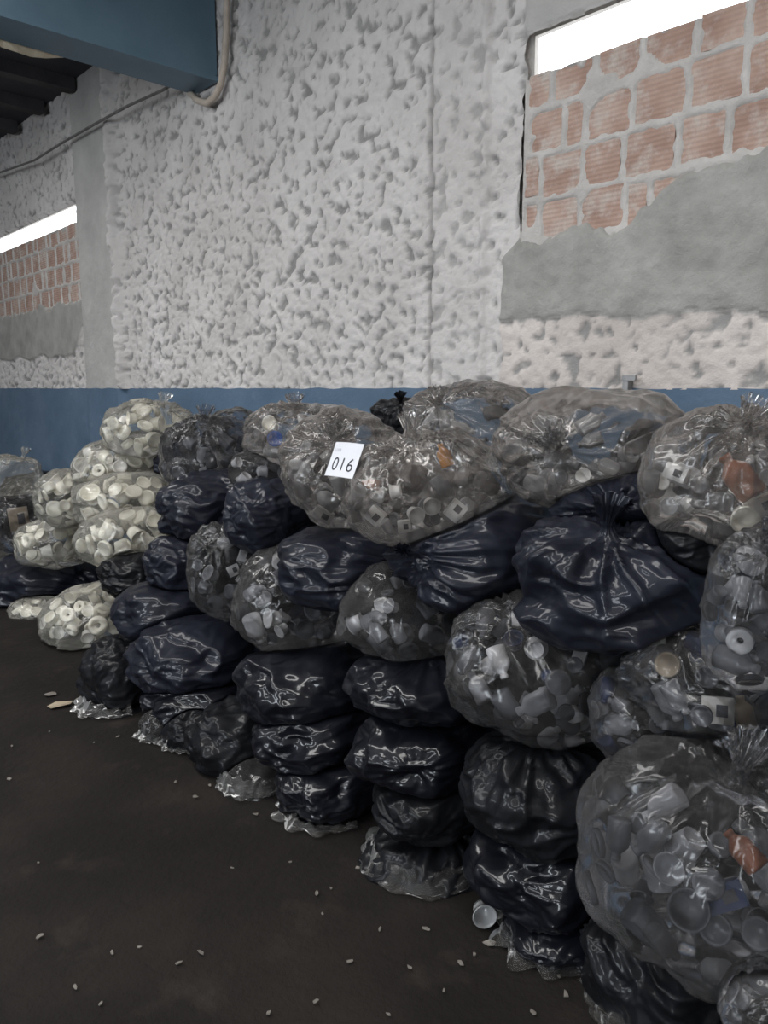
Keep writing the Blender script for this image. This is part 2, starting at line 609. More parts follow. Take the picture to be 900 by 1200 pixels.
for nm, arr in (('pit_shade_dirt', pit_shade_dirt * (1 - w_cem) * (1 - w_smooth)), ('smooth_conc', w_smooth), ('cement', w_cem), ('pink', w_pink)):
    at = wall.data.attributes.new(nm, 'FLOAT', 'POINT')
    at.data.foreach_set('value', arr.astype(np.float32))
# reveals and solid core behind the surface
bm = bmesh.new()
T = 0.025
yb = WALL_Y + 0.055
for (x0, x1, z0, z1) in ((X0 - 0.1, OPEN_L[1], 0, 3.055), (X0 - 0.1, OPEN_L[1], 3.235, CZ), (OPEN_L[1], OPEN_R[0], 0, CZ), (OPEN_R[0], X1 + 0.1, 0, 2.90), (OPEN_R[0], X1 + 0.1, 3.085, CZ), (-11.5, X0 - 0.1, 0, CZ), (X1 + 0.1, 3.5, 0, CZ)):
    add_box(bm, x0, x1, yb, yb + T, z0, z1)
bm_obj('wall_core', bm, M_mortar, wall)
# blue painted dado below
xs2 = np.arange(-11.4, 3.4, 0.035)
zs2 = np.append(np.arange(0, 1.57, 0.035), 1.6)
hx, hz = np.meshgrid(xs2, zs2, indexing='ij')
q2 = np.stack([hx.ravel(), np.zeros(hx.size), hz.ravel()], 1)
hh = 0.006 * noise(q2 * np.array([5, 1, 9])) + 0.003 * noise(q2 * 22) + 0.012
hh += np.where((q2[:, 0] > -7.02) & (q2[:, 0] < -6.3), 0.03, 0) + np.where((q2[:, 0] > -2.74) & (q2[:, 0] < -2.39), 0.015, 0)
v2 = np.stack([q2[:, 0], WALL_Y - hh, q2[:, 2] + np.where(q2[:, 2] > 1.59, 0.006 * noise(q2 * 7), 0)], 1)
idx = np.arange(hx.size).reshape(hx.shape)
qd = np.stack([idx[:-1, :-1].ravel(), idx[1:, :-1].ravel(), idx[1:, 1:].ravel(), idx[:-1, 1:].ravel()], 1)
mesh_obj('blue_dado', v2, qd, M_dado, wall)


def brick_infill(x0, x1, ztop, rows, pitch, bw, seed):
    rnd = random.Random(seed)
    bm = bmesh.new()
    rects = []
    z = ztop
    for r in range(rows + 1):
        h = (0.125 if r == 0 else pitch - 0.022)
        x = x0 - rnd.random() * bw * 0.8
        while x < x1:
            w = bw * rnd.choice((0.9, 1.0, 1.0, 1.08, 0.5))
            a, b = max(x, x0 + 0.012), min(x + w - 0.024, x1)
            if b - a > 0.03:
                dz = rnd.uniform(-0.008, 0.008)
                dy = rnd.uniform(-0.004, 0.004)
                vs = add_box(bm, a, b, WALL_Y + 0.004 + dy, WALL_Y + 0.03, z - h + dz, z + dz, 0)
                for v in vs:
                    v.co.x += rnd.uniform(-0.006, 0.006)
                    v.co.z += rnd.uniform(-0.006, 0.003)
                rects.append((a, b, z - h + dz, z + dz))
            x += w
        z -= h + 0.022
    st = 0.012
    gx, gz = np.meshgrid(np.arange(x0, x1 + st, st), np.linspace(z - 0.1, ztop - 0.004, int((ztop - z + 0.1) / st)), indexing='ij')
    X, Z = gx.ravel(), gz.ravel()
    d = np.full(len(X), -0.01)
    for a, b, c, e in rects:
        d = np.maximum(d, np.minimum(np.minimum(X - a, b - X), np.minimum(Z - c, e - Z)))
    Q = np.stack([X, X * 0 + seed, Z], 1)
    d = d + 0.012 * noise(Q * 22) - 0.05 * smooth(0.30, 0.75, noise(Q * 4.5) + 0.4 * noise(Q * 13))
    hgt = 0.006 + 0.003 * noise(Q * 30) - 0.03 * smooth(-0.004, 0.022, d)
    idx = np.arange(len(X)).reshape(gx.shape)
    o = bm_obj('brick_infill', bm, [M_brick], wall)
    q = np.stack([idx[:-1, :-1].ravel(), idx[1:, :-1].ravel(), idx[1:, 1:].ravel(), idx[:-1, 1:].ravel()], 1)
    mesh_obj('mortar', np.stack([X, WALL_Y + 0.002 - hgt, Z], 1), q, M_mortar, o)
    return o


brick_infill(-2.18, 1.5, 2.90, 4, 0.182, 0.205, 4)
brick_infill(-10.7, -7.03, 3.055, 4, 0.185, 0.215, 9)

# blue steel beam running out from the wall
beam = bpy.data.objects.new('beam', None)
COL.objects.link(beam)
beam.location = (-4.63, WALL_Y, 3.55)
beam['kind'] = 'structure'


def local(bm, o):
    for v in bm.verts:
        v.co -= Vector(o)


bm = bmesh.new()
add_box(bm, -4.90, -4.64, -7.0, WALL_Y - 0.015, 3.575, CZ - 0.001)
bmesh.ops.bevel(bm, geom=bm.edges[:], offset=0.01, segments=2)
local(bm, beam.location)
bm_obj('web', bm, M_beam, beam)
bm = bmesh.new()
add_box(bm, -4.93, -4.63, -7.0, WALL_Y - 0.014, 3.545, 3.576)
bmesh.ops.bevel(bm, geom=bm.edges[:], offset=0.004, segments=1)
local(bm, beam.location)
bm_obj('flange', bm, M_beam, beam)

# torn pale strip hanging under the beam's far edge


def at_x(px, py, X):
    d = ray(px, py)
    return EYE + d * (X / d[0])


pts = [(-8, 34), (4, 39), (20, 45), (38, 50), (55, 54), (75, 57)]
wid = [0.03, 0.05, 0.06, 0.055, 0.035, 0.008]
V, Fc = [], []
for k, ((px, py), w) in enumerate(zip(pts, wid)):
    p = at_x(px, py + 9, -4.945)
    j = 0.012 * math.sin(k * 2.3)
    V += [p + np.array([0.0, 0.01, w * 0.55]), p + np.array([-0.02 - j, 0, -w * 0.5]), p + np.array([-0.024 - j, 0, -w * 0.5]), p + np.array([-0.006, 0.01, w * 0.55])]
for k in range(len(pts) - 1):
    b0 = k * 4
    for i in range(4):
        Fc.append((b0 + i, b0 + (i + 1) % 4, b0 + 4 + (i + 1) % 4, b0 + 4 + i))
Fc += [(3, 2, 1, 0), tuple(len(V) - 4 + i for i in range(4))]
tag(mesh_obj('torn_strip', V, Fc, M_torn, None, False), 'torn beige strip peeling off the underside of the blue beam', 'torn strip')

# conduit beside the beam, curling under it
pp = [(267, -60), (266, 0), (265, 40), (263, 75), (259, 98), (252, 113), (243, 121), (232, 118), (222, 108)]
pts = [at_y(px, py, WALL_Y - 0.05) for px, py in pp]
pts = np.array(pts)
pts[:7, 0] = np.minimum(pts[:7, 0], -4.40)
c = tube('conduit_pipe', [Vector(p) for p in pts], 0.022, M_pipe)
tag(c, 'beige conduit running down the wall and curling under the blue beam end', 'pipe')
pts = [at_y(px, py, WALL_Y - 0.095) for px, py in ((-30, 214), (0, 202), (40, 188), (75, 166), (110, 146), (150, 124), (190, 106), (200, 100))]
tag(tube('cable', pts, 0.010, M_cable), 'dark cable stretched along the wall under the ceiling', 'cable')
# small bracket on the blue band
b0 = at_y(737, 452, WALL_Y - 0.02)
bm = bmesh.new()
add_box(bm, -0.012, 0.012, -0.03, 0.012, -0.05, 0.035)
add_box(bm, -0.012, 0.045, -0.035, -0.022, 0.02, 0.04)
bmesh.ops.bevel(bm, geom=bm.edges[:], offset=0.003, segments=1)
br = bm_obj('wall_bracket', bm, M_bracket)
br.location = b0
tag(br, 'small grey metal bracket at the top of the blue band', 'bracket')

# ------------------------------------------------------------------ bags
bm = bmesh.new()
bmesh.ops.create_icosphere(bm, subdivisions=6, radius=1.0)
bm.verts.ensure_lookup_table()
ICO6_V = np.array([v.co[:] for v in bm.verts])
ICO6_V /= np.linalg.norm(ICO6_V, axis=1)[:, None]
ICO6_F = np.array([[v.index for v in f.verts] for f in bm.faces])
bm.free()

BAGS = []


def bag(key, px, py, hw, hh, yf, kind, label, knot=None, deep=1.25, sc=1.06, flap=None, pnorm=2.5):
    """px, py, hw, hh: where the bag shows and how large; yf: where its front stands in the room."""
    p = at_y(px, py, yf + 0.2)
    for _ in range(4):
        z = depth(p)
        a = hw * z / F * sc
        c = hh * z / F * sc
        b = a * deep
        p = at_y(px, py, yf + b * 0.85)
    if p[1] + b > WALL_Y - 0.04:
        b = max(0.12, WALL_Y - 0.04 - p[1])
    BAGS.append(dict(key=key, c=p, S=np.array([a, b, c]), kind=kind, label=label, px=px, py=py, hw=hw, hh=hh, knot=knot, flap=flap, pn=pnorm))


B, Nv, S_, C_, D_, W_ = 'black', 'navy', 'shiny', 'clear', 'dark_clear', 'milky'
# --- top row
bag('t1', 848, 562, 76, 80, 1.72, C_, 'clear bag of grey bottles and white tubs at the right end of the top row', (872, 500))
bag('t2', 697, 527, 90, 67, 1.78, C_, 'clear bag with a gathered knot on its left side, beneath the wall bracket', (652, 527))
bag('t3', 553, 502, 70, 52, 2.12, C_, 'clear bag with a tuft knot, right behind the amber bottle bag', (517, 478), 1.0)
bag('t4', 501, 574, 85, 66, 1.54, C_, 'clear bag with a glint of amber and a round cream cover', (480, 514), 1.25, 1.04, None, 2.1)
bag('t5', 405, 549, 62, 66, 1.62, C_, 'clear bag of bottles that carries the numbered white card', (392, 518), 1.25, 1.04, None, 2.1)
bag('t6', 350, 509, 56, 36, 1.98, C_, 'clear bag with a blue cap showing, against the blue wall band', (345, 482), 1.0)
bag('t10', 765, 532, 36, 36, 2.30, B, 'dark bag seen behind the right side of the clear bag under the bracket')
bag('t11', 880, 545, 46, 40, 2.30, B, 'dark bag seen through the film behind the right end of the top row')
bag('t6b', 316, 552, 36, 26, 1.92, D_, 'grubby clear bag under the bag with the blue cap')
bag('t7', 470, 494, 36, 26, 2.45, B, 'small black bag against the blue wall band between two clear bags', (470, 474), 0.8)
bag('t8', 246, 532, 44, 42, 1.95, D_, 'grubby grey clear bag right of the tall heap of milky bags', (240, 495))
bag('t9', 276, 510, 28, 30, 2.25, D_, 'grubby clear bag squeezed behind others left of the blue cap', None, 1.0)
# --- upper middle
bag('m1', 735, 677, 106, 76, 1.60, Nv, 'large navy black bag with a star of pleats around its knot', (714, 622))
bag('m2', 742, 590, 76, 46, 1.80, Nv, 'navy black bag between the big pleated bag and the clear bag under the bracket', (726, 596))
bag('m3', 570, 648, 88, 64, 1.66, Nv, 'wide navy black bag directly under the clear bag with the amber bottle', (478, 648))
bag('m4', 415, 662, 70, 46, 1.62, Nv, 'navy black bag with straight bright folds, below the white numbered card', (478, 668))
bag('m5', 314, 604, 38, 42, 1.75, Nv, 'small navy bag left of the bag with the numbered card')
bag('m6', 248, 596, 46, 42, 1.80, Nv, 'navy bag right of the milky bags, under the grubby grey bag')
bag('m7', 885, 712, 50, 92, 1.52, D_, 'tall grubby clear bag with a white handle showing, at the right edge', (898, 640))
bag('m8', 822, 628, 44, 44, 1.75, B, 'black bag wedged under the right-end clear bag of the top row')
# --- middle
bag('n1', 646, 772, 96, 82, 1.58, D_, 'clear bag full of grey bottles and white cubes under the big pleated navy bag', (600, 712))
bag('n2', 492, 712, 70, 55, 1.62, D_, 'crumpled clear bag of shiny bottles beneath the wide navy bag')
bag('n3', 362, 700, 66, 64, 1.62, D_, 'clear bag with one white cube, left of the navy bag with bright folds')
bag('n4', 273, 668, 40, 54, 1.66, D_, 'clear bag with a cluster of white blocks, beside the crumpled navy stack', (258, 628))
bag('n5', 216, 660, 34, 34, 1.70, Nv, 'small crumpled navy bag right of the milky bags')
bag('n6', 826, 790, 84, 62, 1.64, D_, 'clear bag with a white labelled bottle lying above the big front bag', (800, 740))
bag('n7', 758, 838, 56, 58, 1.62, D_, 'dark clear bag tucked left of the white labelled bottle')
# --- lower middle
bag('l1', 508, 796, 76, 37, 1.58, S_, 'flat black bag, topmost of the four stacked black bags in the middle', (505, 765))
bag('l2', 506, 866, 72, 44, 1.58, S_, 'glossy black bag, second from the top of the middle black stack')
bag('l3', 508, 932, 58, 38, 1.60, B, 'black bag, third from the top of the middle black stack')
bag('l4', 512, 1008, 70, 48, 1.58, B, 'black bag at the foot of the middle stack, clear film skirt on the floor', (520, 968), 1.25, 1.06, 1)
bag('k1', 372, 798, 70, 47, 1.55, S_, 'plump black bag with a broad shine, left of the flat topmost black bag')
bag('k2', 382, 852, 62, 40, 1.55, S_, 'black bag under the plump shiny bag')
bag('k3', 392, 914, 52, 34, 1.55, S_, 'black bag with small bright glints, one above the floor left of the middle stack')
bag('k4', 396, 968, 52, 34, 1.56, S_, 'black bag on the floor with a frayed pale hem, left of the middle stack', None, 1.25, 1.06, 1)
bag('j1', 210, 716, 54, 38, 1.58, Nv, 'crumpled navy bag at the top of the slumped stack beside the cream cups')
bag('j2', 240, 768, 64, 48, 1.52, Nv, 'bulging navy bag with long creases above the slumped black bags')
bag('j2b', 244, 812, 56, 30, 1.52, S_, 'creased navy bag with bright streaks, just under the bulging navy bag')
bag('j3', 286, 866, 48, 44, 1.50, B, 'black bag between the plump shiny bag and the slumped navy ones')
bag('j4', 312, 926, 42, 40, 1.50, D_, 'dark clear film bag crumpled on the floor under a black bag', None, 1.25, 1.06, 1)
bag('j5', 232, 862, 30, 38, 1.50, B, 'narrow black bag with a torn pale skirt on the floor', None, 1.25, 1.06, 1)
bag('i1', 154, 790, 42, 46, 1.42, B, 'black bag slumped against the cream cups at the left end of the black row', (160, 755))
bag('i2', 150, 834, 42, 24, 1.38, B, 'low black bag on the floor at the left end of the black row', None, 1.25, 1.06, 1)
bag('i3', 200, 850, 26, 32, 1.46, D_, 'crushed dark clear bag on the floor beside the leftmost black floor bag', None, 1.25, 1.06, 1)
# --- right lower
bag('r1', 640, 914, 80, 62, 1.57, B, 'round black bag with a knotted top and radiating pleats, in the lower right stack', (630, 862))
bag('r2', 645, 1006, 74, 50, 1.60, S_, 'glossy black bag beneath the round knotted black bag')
bag('r3', 668, 1082, 66, 42, 1.64, S_, 'black bag on the floor with shiny crumpled corner, at the foot of the right stack', None, 1.25, 1.06, 1)
bag('r4', 838, 985, 126, 122, 1.42, D_, 'huge clear bag of cups with a knot on top, at the lower right', (866, 906))
bag('r5', 790, 1118, 82, 68, 1.60, B, 'black bag on the floor underneath the huge clear bag', (730, 1060), 1.25, 1.06, 1)
bag('r6', 900, 1178, 46, 50, 1.40, D_, 'small clear bag in the bottom right corner on the floor')
# --- left heap
bag('w1', 175, 506, 40, 34, 2.05, W_, 'milky bag of white cups, topmost of the tall white heap', (190, 476))
bag('w2', 163, 546, 54, 34, 1.95, W_, 'milky bag of cream cups, second down in the tall white heap')
bag('w3', 158, 588, 52, 34, 1.80, W_, 'milky bag of white cups in the middle of the tall white heap')
bag('w4', 162, 628, 50, 34, 1.72, W_, 'milky bag of white cups at the foot of the tall white heap')
bag('w5', 82, 584, 30, 32, 1.80, W_, 'milky bag showing a round white ring, upper of the pair left of the tall heap')
bag('w6', 68, 634, 36, 28, 1.75, W_, 'milky bag of round white cups, lower of the pair left of the tall heap')
bag('w7', 118, 732, 50, 46, 1.62, W_, 'milky bag of cream cups and rings lying on the floor')
bag('w8', 48, 720, 34, 22, 1.66, W_, 'milky bag of small white cups spilling along the floor at left', None, 1.0)
bag('b1', 76, 676, 62, 38, 1.70, Nv, 'navy black bag between milky bags at the far left of the pile', (118, 690))
bag('b2', 160, 672, 30, 26, 1.72, B, 'small black bag under the tall white heap')
bag('b3', 46, 590, 38, 34, 2.05, B, 'dark bag behind the milky bags at the far left')
bag('x1', 16, 564, 24, 30, 1.75, W_, 'pale crumpled bag with a pointed tip at the left edge', (27, 535))
bag('x2', 26, 612, 30, 34, 1.72, D_, 'clear bag holding a box with a dark square window, left edge')
bag('x3', 4, 668, 14, 40, 1.70, W_, 'pale bag cut by the left edge beside the navy bag')
# --- the row behind, leaning on the wall, seen only through gaps and through the clear film
for rz, hz in ((0.26, 0.24), (0.70, 0.23), (1.10, 0.20)):
    for k in range(9):
        x = -5.1 + k * 0.50 + (0.2 if rz == 0.70 else 0.0)
        if x > -0.9 and rz > 1.0:
            continue
        pz = np.array([x, 2.50, rz])
        BAGS.append(dict(key='back', c=pz, S=np.array([0.29 + 0.02 * math.sin(k * 1.7 + rz * 5), 0.27 + 0.01 * math.cos(k * 2.3), hz * (1 + 0.05 * math.sin(k * 2.9 + rz))]), kind=B if (k + int(rz * 10)) % 3 else Nv, label='dark bag packed against the wall behind the front bags', px=0, py=0, hw=1, hh=1, knot=None, flap=None, pn=2.5))

BYKEY = {g['key']: g for g in BAGS}


def q_clip(ci, d, Sj, cj):
    """distance along rays ci + t*d where bag j's ellipsoid becomes the nearer one (own metric: t)."""
    u = (ci - cj) / Sj
    e = d / Sj
    A = (e * e).sum(1) - 1.0
    Bq = 2 * (e @ u)
    Cq = float(u @ u)
    disc = np.maximum(Bq * Bq - 4 * A * Cq, 0)
    sq = np.sqrt(disc)
    ok = (Bq * Bq - 4 * A * Cq) > 0
    n1, n2 = -Bq - sq, -Bq + sq
    n1 = np.where(np.abs(n1) < 1e-9, 1e-9, n1)
    n2 = np.where(np.abs(n2) < 1e-9, 1e-9, n2)
    t1 = 2 * Cq / n1
    t2 = 2 * Cq / n2
    t1 = np.where(t1 > 1e-4, t1, 9)
    t2 = np.where(t2 > 1e-4, t2, 9)
    t = np.minimum(t1, t2)
    return np.where(ok, t, 9)


def smin(a, b, k):
    h = np.clip(0.5 + 0.5 * (b - a) / k, 0, 1)
    return b * (1 - h) + a * h - k * h * (1 - h)


def bag_shape(g, i):
    dirs = ICO6_V
    c, S = g['c'], g['S']
    rnd = np.random.RandomState(100 + i)
    off = rnd.uniform(0, 60, 3)
    pn = g['pn']
    t = (np.abs(dirs) ** pn).sum(1) ** (-1 / pn)
    t *= 1 + 0.07 * noise(dirs * 1.4 + off)
    # knot
    if g['knot']:
        d0 = ray(*g['knot'])
        u0, e0_ = (EYE - c) / S, d0 / S
        qa, qb, qc = e0_ @ e0_, 2 * e0_ @ u0, u0 @ u0 - 1.0
        dd = qb * qb - 4 * qa * qc
        tt = (-qb - math.sqrt(dd)) / (2 * qa) if dd > 0 else -qb / (2 * qa)
        kd = u0 + tt * e0_
    else:
        kd = np.array([rnd.uniform(-0.6, 0.6), 0.7, rnd.uniform(-0.3, 0.5)])
    kd = kd / np.linalg.norm(kd)
    g['kd'] = kd
    th = np.arccos(np.clip(dirs @ kd, -1, 1))
    s1 = np.cross(kd, [0.3, 0.5, 0.81])
    s1 /= np.linalg.norm(s1)
    s2 = np.cross(kd, s1)
    ph = np.arctan2(dirs @ s2, dirs @ s1)
    cp, sp = np.cos(ph), np.sin(ph)
    # pleats radiating from the knot, long folds along the meridians, facets of crumpled film
    warp = 0.35 * noise(dirs * 2.3 + off[::-1])
    pl = ridge(np.stack([cp * 3.4 + off[0], sp * 3.4 + off[1], th * 0.55 + warp], 1))
    pl2 = ridge(np.stack([cp * 7.5 + off[1], sp * 7.5 + off[2], th * 0.9 + warp], 1))
    near = np.exp(-(th / 0.75) ** 2)
    grow = smooth(0.03, 0.35, th)
    amp = 1.5 if g['knot'] else 1.0
    t += (0.10 * amp * near * grow + 0.022) * (pl - 0.5) + (0.028 * amp * near * grow + 0.004) * (pl2 - 0.5)
    t -= 0.075 * amp * np.exp(-(th / 0.36) ** 2) - 0.06 * amp * np.exp(-(th / 0.10) ** 2)
    wv = dirs + 0.18 * np.stack([noise(dirs * 2 + off), noise(dirs * 2 + off + 9), noise(dirs * 2 + off + 19)], 1)
    wv = wv * (S / S.max())
    fac = np.zeros(len(dirs))
    for k in range(9):
        nv = rnd.normal(size=3)
        nv /= np.linalg.norm(nv)
        fr = rnd.uniform(1.0, 2.6)
        ph0 = rnd.uniform(0, 1)
        fac += np.abs(((wv @ nv) * fr + ph0) % 1.0 - 0.5) / fr
    lump = 1.0 if g['kind'] in (B, Nv, S_) else 0.6
    t += 0.15 * lump * (fac - fac.mean())
    r1 = ridge(wv * np.array([1.9, 1.9, 4.2]) + off)
    t += 0.055 * lump * (r1 - 0.6)
    if lump == 1.0:
        r2_ = ridge(wv * np.array([4, 4, 9]) + off + 31)
        t += 0.012 * (r2_ - 0.6)
    else:
        t += 0.03 * noise(wv * 4 + off) + 0.006 * noise(wv * 9 + off)
    # contact with the neighbours, the floor and the wall
    d = dirs * S
    lim = np.full(len(dirs), 9.0)
    R = S.max() * 1.25
    for j, h in enumerate(BAGS):
        if j == i or np.linalg.norm(h['c'] - c) > R + h['S'].max() * 1.25:
            continue
        lim = np.minimum(lim, q_clip(c, d, h['S'], h['c']))
    zf = np.where(d[:, 2] < -1e-4, (0.012 - c[2]) / np.minimum(d[:, 2], -1e-4), 9)
    yw = np.where(d[:, 1] > 1e-4, (WALL_Y - 0.06 - c[1]) / np.maximum(d[:, 1], 1e-4), 9)
    t = smin(t, lim * 0.98 - 0.006, 0.05)
    t = np.minimum(t, lim * 0.982)
    t = np.minimum(t, np.minimum(zf, yw))
    t = np.maximum(t, 0.05)
    return d * t[:, None], t, kd, (s1, s2)


FILM = {B: M_black, Nv: M_navy, S_: M_shiny, C_: M_clear, D_: M_clear_dark, W_: M_clear_white}


def tuft(r, seed, mat, name='tied_neck'):
    """gathered neck: a tight tie and a ruffled tail, along +z, base inside the bag."""
    rnd = np.random.RandomState(seed)
    off = rnd.uniform(0, 50, 3)
    seg, rows = 72, 26
    V, Fc = [], []
    for j in range(rows):
        s = j / (rows - 1)
        z = (-0.25 + 1.45 * s) * r
        if s < 0.42:
            base = 0.30 + 0.55 * ((0.42 - s) / 0.42) ** 2
        else:
            base = 0.30 + 0.75 * ((s - 0.42) / 0.58) ** 0.9
        base += 0.12 * math.exp(-((s - 0.40) / 0.05) ** 2)
        ang = np.linspace(0, 2 * math.pi, seg, endpoint=False)
        pr = ridge(np.stack([np.cos(ang) * 2.6 + off[0], np.sin(ang) * 2.6 + off[1], np.full(seg, s * 0.9)], 1)) - 0.5
        amp = 0.16 + 0.22 * max(0, s - 0.42)
        rr = base * (1 + amp * 2 * pr) * r * 0.55
        bend = 0.25 * max(0, s - 0.42) * r
        zz = z + 0.25 * r * max(0, s - 0.42) * noise(np.stack([np.cos(ang) * 2, np.sin(ang) * 2, np.full(seg, 3.0)], 1))
        for k in range(seg):
            V.append((rr[k] * math.cos(ang[k]) + bend, rr[k] * math.sin(ang[k]) * 0.8, zz[k]))
    for j in range(rows - 1):
        for k in range(seg):
            k2 = (k + 1) % seg
            Fc.append((j * seg + k, j * seg + k2, (j + 1) * seg + k2, (j + 1) * seg + k))
    return V, Fc


def flap(g, base, seed):
    """loose film skirt spread on the floor in front of the bag, as a crumpled ribbon."""
    rnd = np.random.RandomState(seed)
    off = rnd.uniform(0, 40, 3)
    c, S = g['c'], g['S']
    na, nr = 60, 12
    a0, a1 = math.radians(-165), math.radians(-15)
    V, Fc = [], []
    for i in range(na):
        a = a0 + (a1 - a0) * i / (na - 1)
        wl = 0.020 + 0.07 * abs(float(noise(np.array([[i * 0.09 + off[0], 0, 0]]))[0]))
        for j in range(nr):
            s = j / (nr - 1)
            k = 0.86 + s * 0.10
            q = np.array([i * 0.16, j * 0.35, off[1]])
            w1 = float(noise(q[None])[0])
            z = 0.006 + 0.05 * (1 - s) ** 1.5 + 0.03 * abs(w1) * (1 - 0.4 * s)
            V.append((math.cos(a) * (S[0] * k + wl * s * 0.9) + 0.01 * w1, math.sin(a) * (S[1] * k + wl * s * 0.9), z - base))
    for i in range(na - 1):
        for j in range(nr - 1):
            Fc.append((i * nr + j, (i + 1) * nr + j, (i + 1) * nr + j + 1, i * nr + j + 1))
    return V, Fc


def tree(V, Fc):
    return BVHTree.FromPolygons([Vector(v) for v in V], [tuple(f) for f in Fc])


FACES = [tuple(int(k) for k in f) for f in ICO6_F]
for i, g in enumerate(BAGS):
    off_v, t, kd, sd = bag_shape(g, i)
    g['off'], g['t'] = off_v, t
    g['tree'] = tree(g['c'] + off_v, FACES)
# bags lean on each other: pull back whatever still crosses
near_pairs = []
for i in range(len(BAGS)):
    for j in range(i):
        if np.all(np.abs(BAGS[i]['c'] - BAGS[j]['c']) < 1.3 * (BAGS[i]['S'] + BAGS[j]['S'])):
            near_pairs.append((i, j))
for it in range(10):
    dirty = set()
    for i, j in near_pairs:
        ov = BAGS[i]['tree'].overlap(BAGS[j]['tree'])
        if ov:
            for q, col_ in ((i, 0), (j, 1)):
                vs = np.unique(ICO6_F[[o[col_] for o in ov]].ravel())
                BAGS[q]['off'][vs] *= 0.965
                dirty.add(q)
    if not dirty:
        break
    for q in dirty:
        BAGS[q]['tree'] = tree(BAGS[q]['c'] + BAGS[q]['off'], FACES)


def clear_of_bags(tr, own):
    return not any(h is not own and tr.overlap(h['tree']) for h in BAGS if np.linalg.norm(h['c'] - own['c']) < 1.2)


EXTRA = []
for i, g in enumerate(BAGS):
    off_v, kd = g['off'], g['kd']
    zmin = off_v[:, 2].min()
    g['zmin'] = zmin
    nm = {B: 'black_trash_bag', Nv: 'navy_trash_bag', S_: 'black_trash_bag', C_: 'clear_trash_bag', D_: 'clear_trash_bag', W_: 'milky_trash_bag'}[g['kind']]
    o = mesh_obj(nm, off_v - np.array([0, 0, zmin]), ICO6_F, FILM[g['kind']])
    o.location = g['c'] + np.array([0, 0, zmin])
    tag(o, g['label'], 'garbage bag', 'dark bags behind the front row' if g['key'] == 'back' else None)
    g['obj'] = o
    if g['knot']:
        r = 0.34 * float(np.sqrt(g['S'][0] * g['S'][2]))
        j = int(np.argmax(ICO6_V @ kd))
        nrm = kd / g['S'] + np.array([0, 0, 1.0])
        nrm /= np.linalg.norm(nrm)
        for q in range(7):
            V, Fc = tuft(r, 500 + i, None)
            rot = Vector(nrm).to_track_quat('Z', 'Y').to_euler()
            p = off_v[j] - np.array([0, 0, zmin]) - nrm * r * 0.05
            M4 = Matrix.Translation(Vector(p) + o.location) @ rot.to_matrix().to_4x4()
            tr = tree([M4 @ Vector(v) for v in V], Fc)
            if clear_of_bags(tr, g) and not any(tr.overlap(e) for e in EXTRA):
                EXTRA.append(tr)
                nk = mesh_obj('tied_neck', V, Fc, FILM[g['kind']], o)
                nk.rotation_euler = rot
                nk.location = p
                break
            r *= 0.82
            v = (EYE - g['c']) / np.linalg.norm(EYE - g['c'])
            nrm = nrm * 0.7 + v * 0.3
            nrm /= np.linalg.norm(nrm)
    if g['flap']:
        base = g['c'][2] + zmin
        V, Fc = flap(g, base, 800 + i)
        V = np.array(V)
        for _ in range(12):
            tr = tree(V + np.array(o.location), Fc)
            bad = set()
            for h in BAGS:
                if h is not g and np.linalg.norm(h['c'] - g['c']) < 1.2:
                    bad |= {a_ for a_, b_ in tr.overlap(h['tree'])}
            for e in EXTRA:
                bad |= {a_ for a_, b_ in tr.overlap(e)}
            if not bad:
                break
            Fc = [f for k_, f in enumerate(Fc) if k_ not in bad]
        if len(Fc) > 150:
            EXTRA.append(tree(V + np.array(o.location), Fc))
            used = sorted({k_ for f in Fc for k_ in f})
            mp_ = {k_: q for q, k_ in enumerate(used)}
            fp = mesh_obj('film_skirt', V[used], [tuple(mp_[k_] for k_ in f) for f in Fc], M_sheet, o)
            fp['label'] = 'loose clear film hem on the floor'


# ------------------------------------------------------------------ things inside the clear bags
def mk(name, V, Fc, mats, mi=None):
    me = bpy.data.meshes.new(name)
    me.from_pydata(V, [], Fc)
    for mt in mats:
        me.materials.append(mt)
    me.polygons.foreach_set('use_smooth', [len(p.vertices) == 4 for p in me.polygons])
    if mi is not None:
        me.polygons.foreach_set('material_index', mi)
    me.update()
    return me


CUP = [(0.0, 0.10), (0.62, 0.10), (0.66, 0.0), (0.72, 0.0), (0.78, 0.30), (0.90, 0.95), (1.03, 1.0), (1.06, 1.08), (1.0, 1.13), (0.93, 1.08), (0.84, 0.9), (0.70, 0.28), (0.0, 0.20)]
BOT = [(0.0, 0.04), (0.7, 0.0), (0.95, 0.06), (1.0, 0.25), (0.95, 0.9), (1.0, 1.1), (0.95, 1.3), (1.0, 1.9), (0.92, 2.3), (0.55, 2.75), (0.36, 2.95), (0.36, 3.15), (0.42, 3.16), (0.42, 3.5), (0.36, 3.53), (0.0, 3.53)]
RING = [(0.30, 0.0), (0.95, 0.0), (1.0, 0.06), (1.0, 0.75), (0.95, 0.82), (0.62, 0.82), (0.56, 0.70), (0.30, 0.62), (0.26, 0.5), (0.26, 0.05), (0.30, 0.0)]
LID = [(0.0, 0.0), (0.92, 0.0), (1.0, 0.05), (1.0, 0.34), (0.96, 0.40), (0.80, 0.42), (0.77, 0.37), (0.0, 0.37)]


def scaled(prof, r, h=None):
    h = h or r
    return [(a * r, b * h) for a, b in prof]


MESH = {}


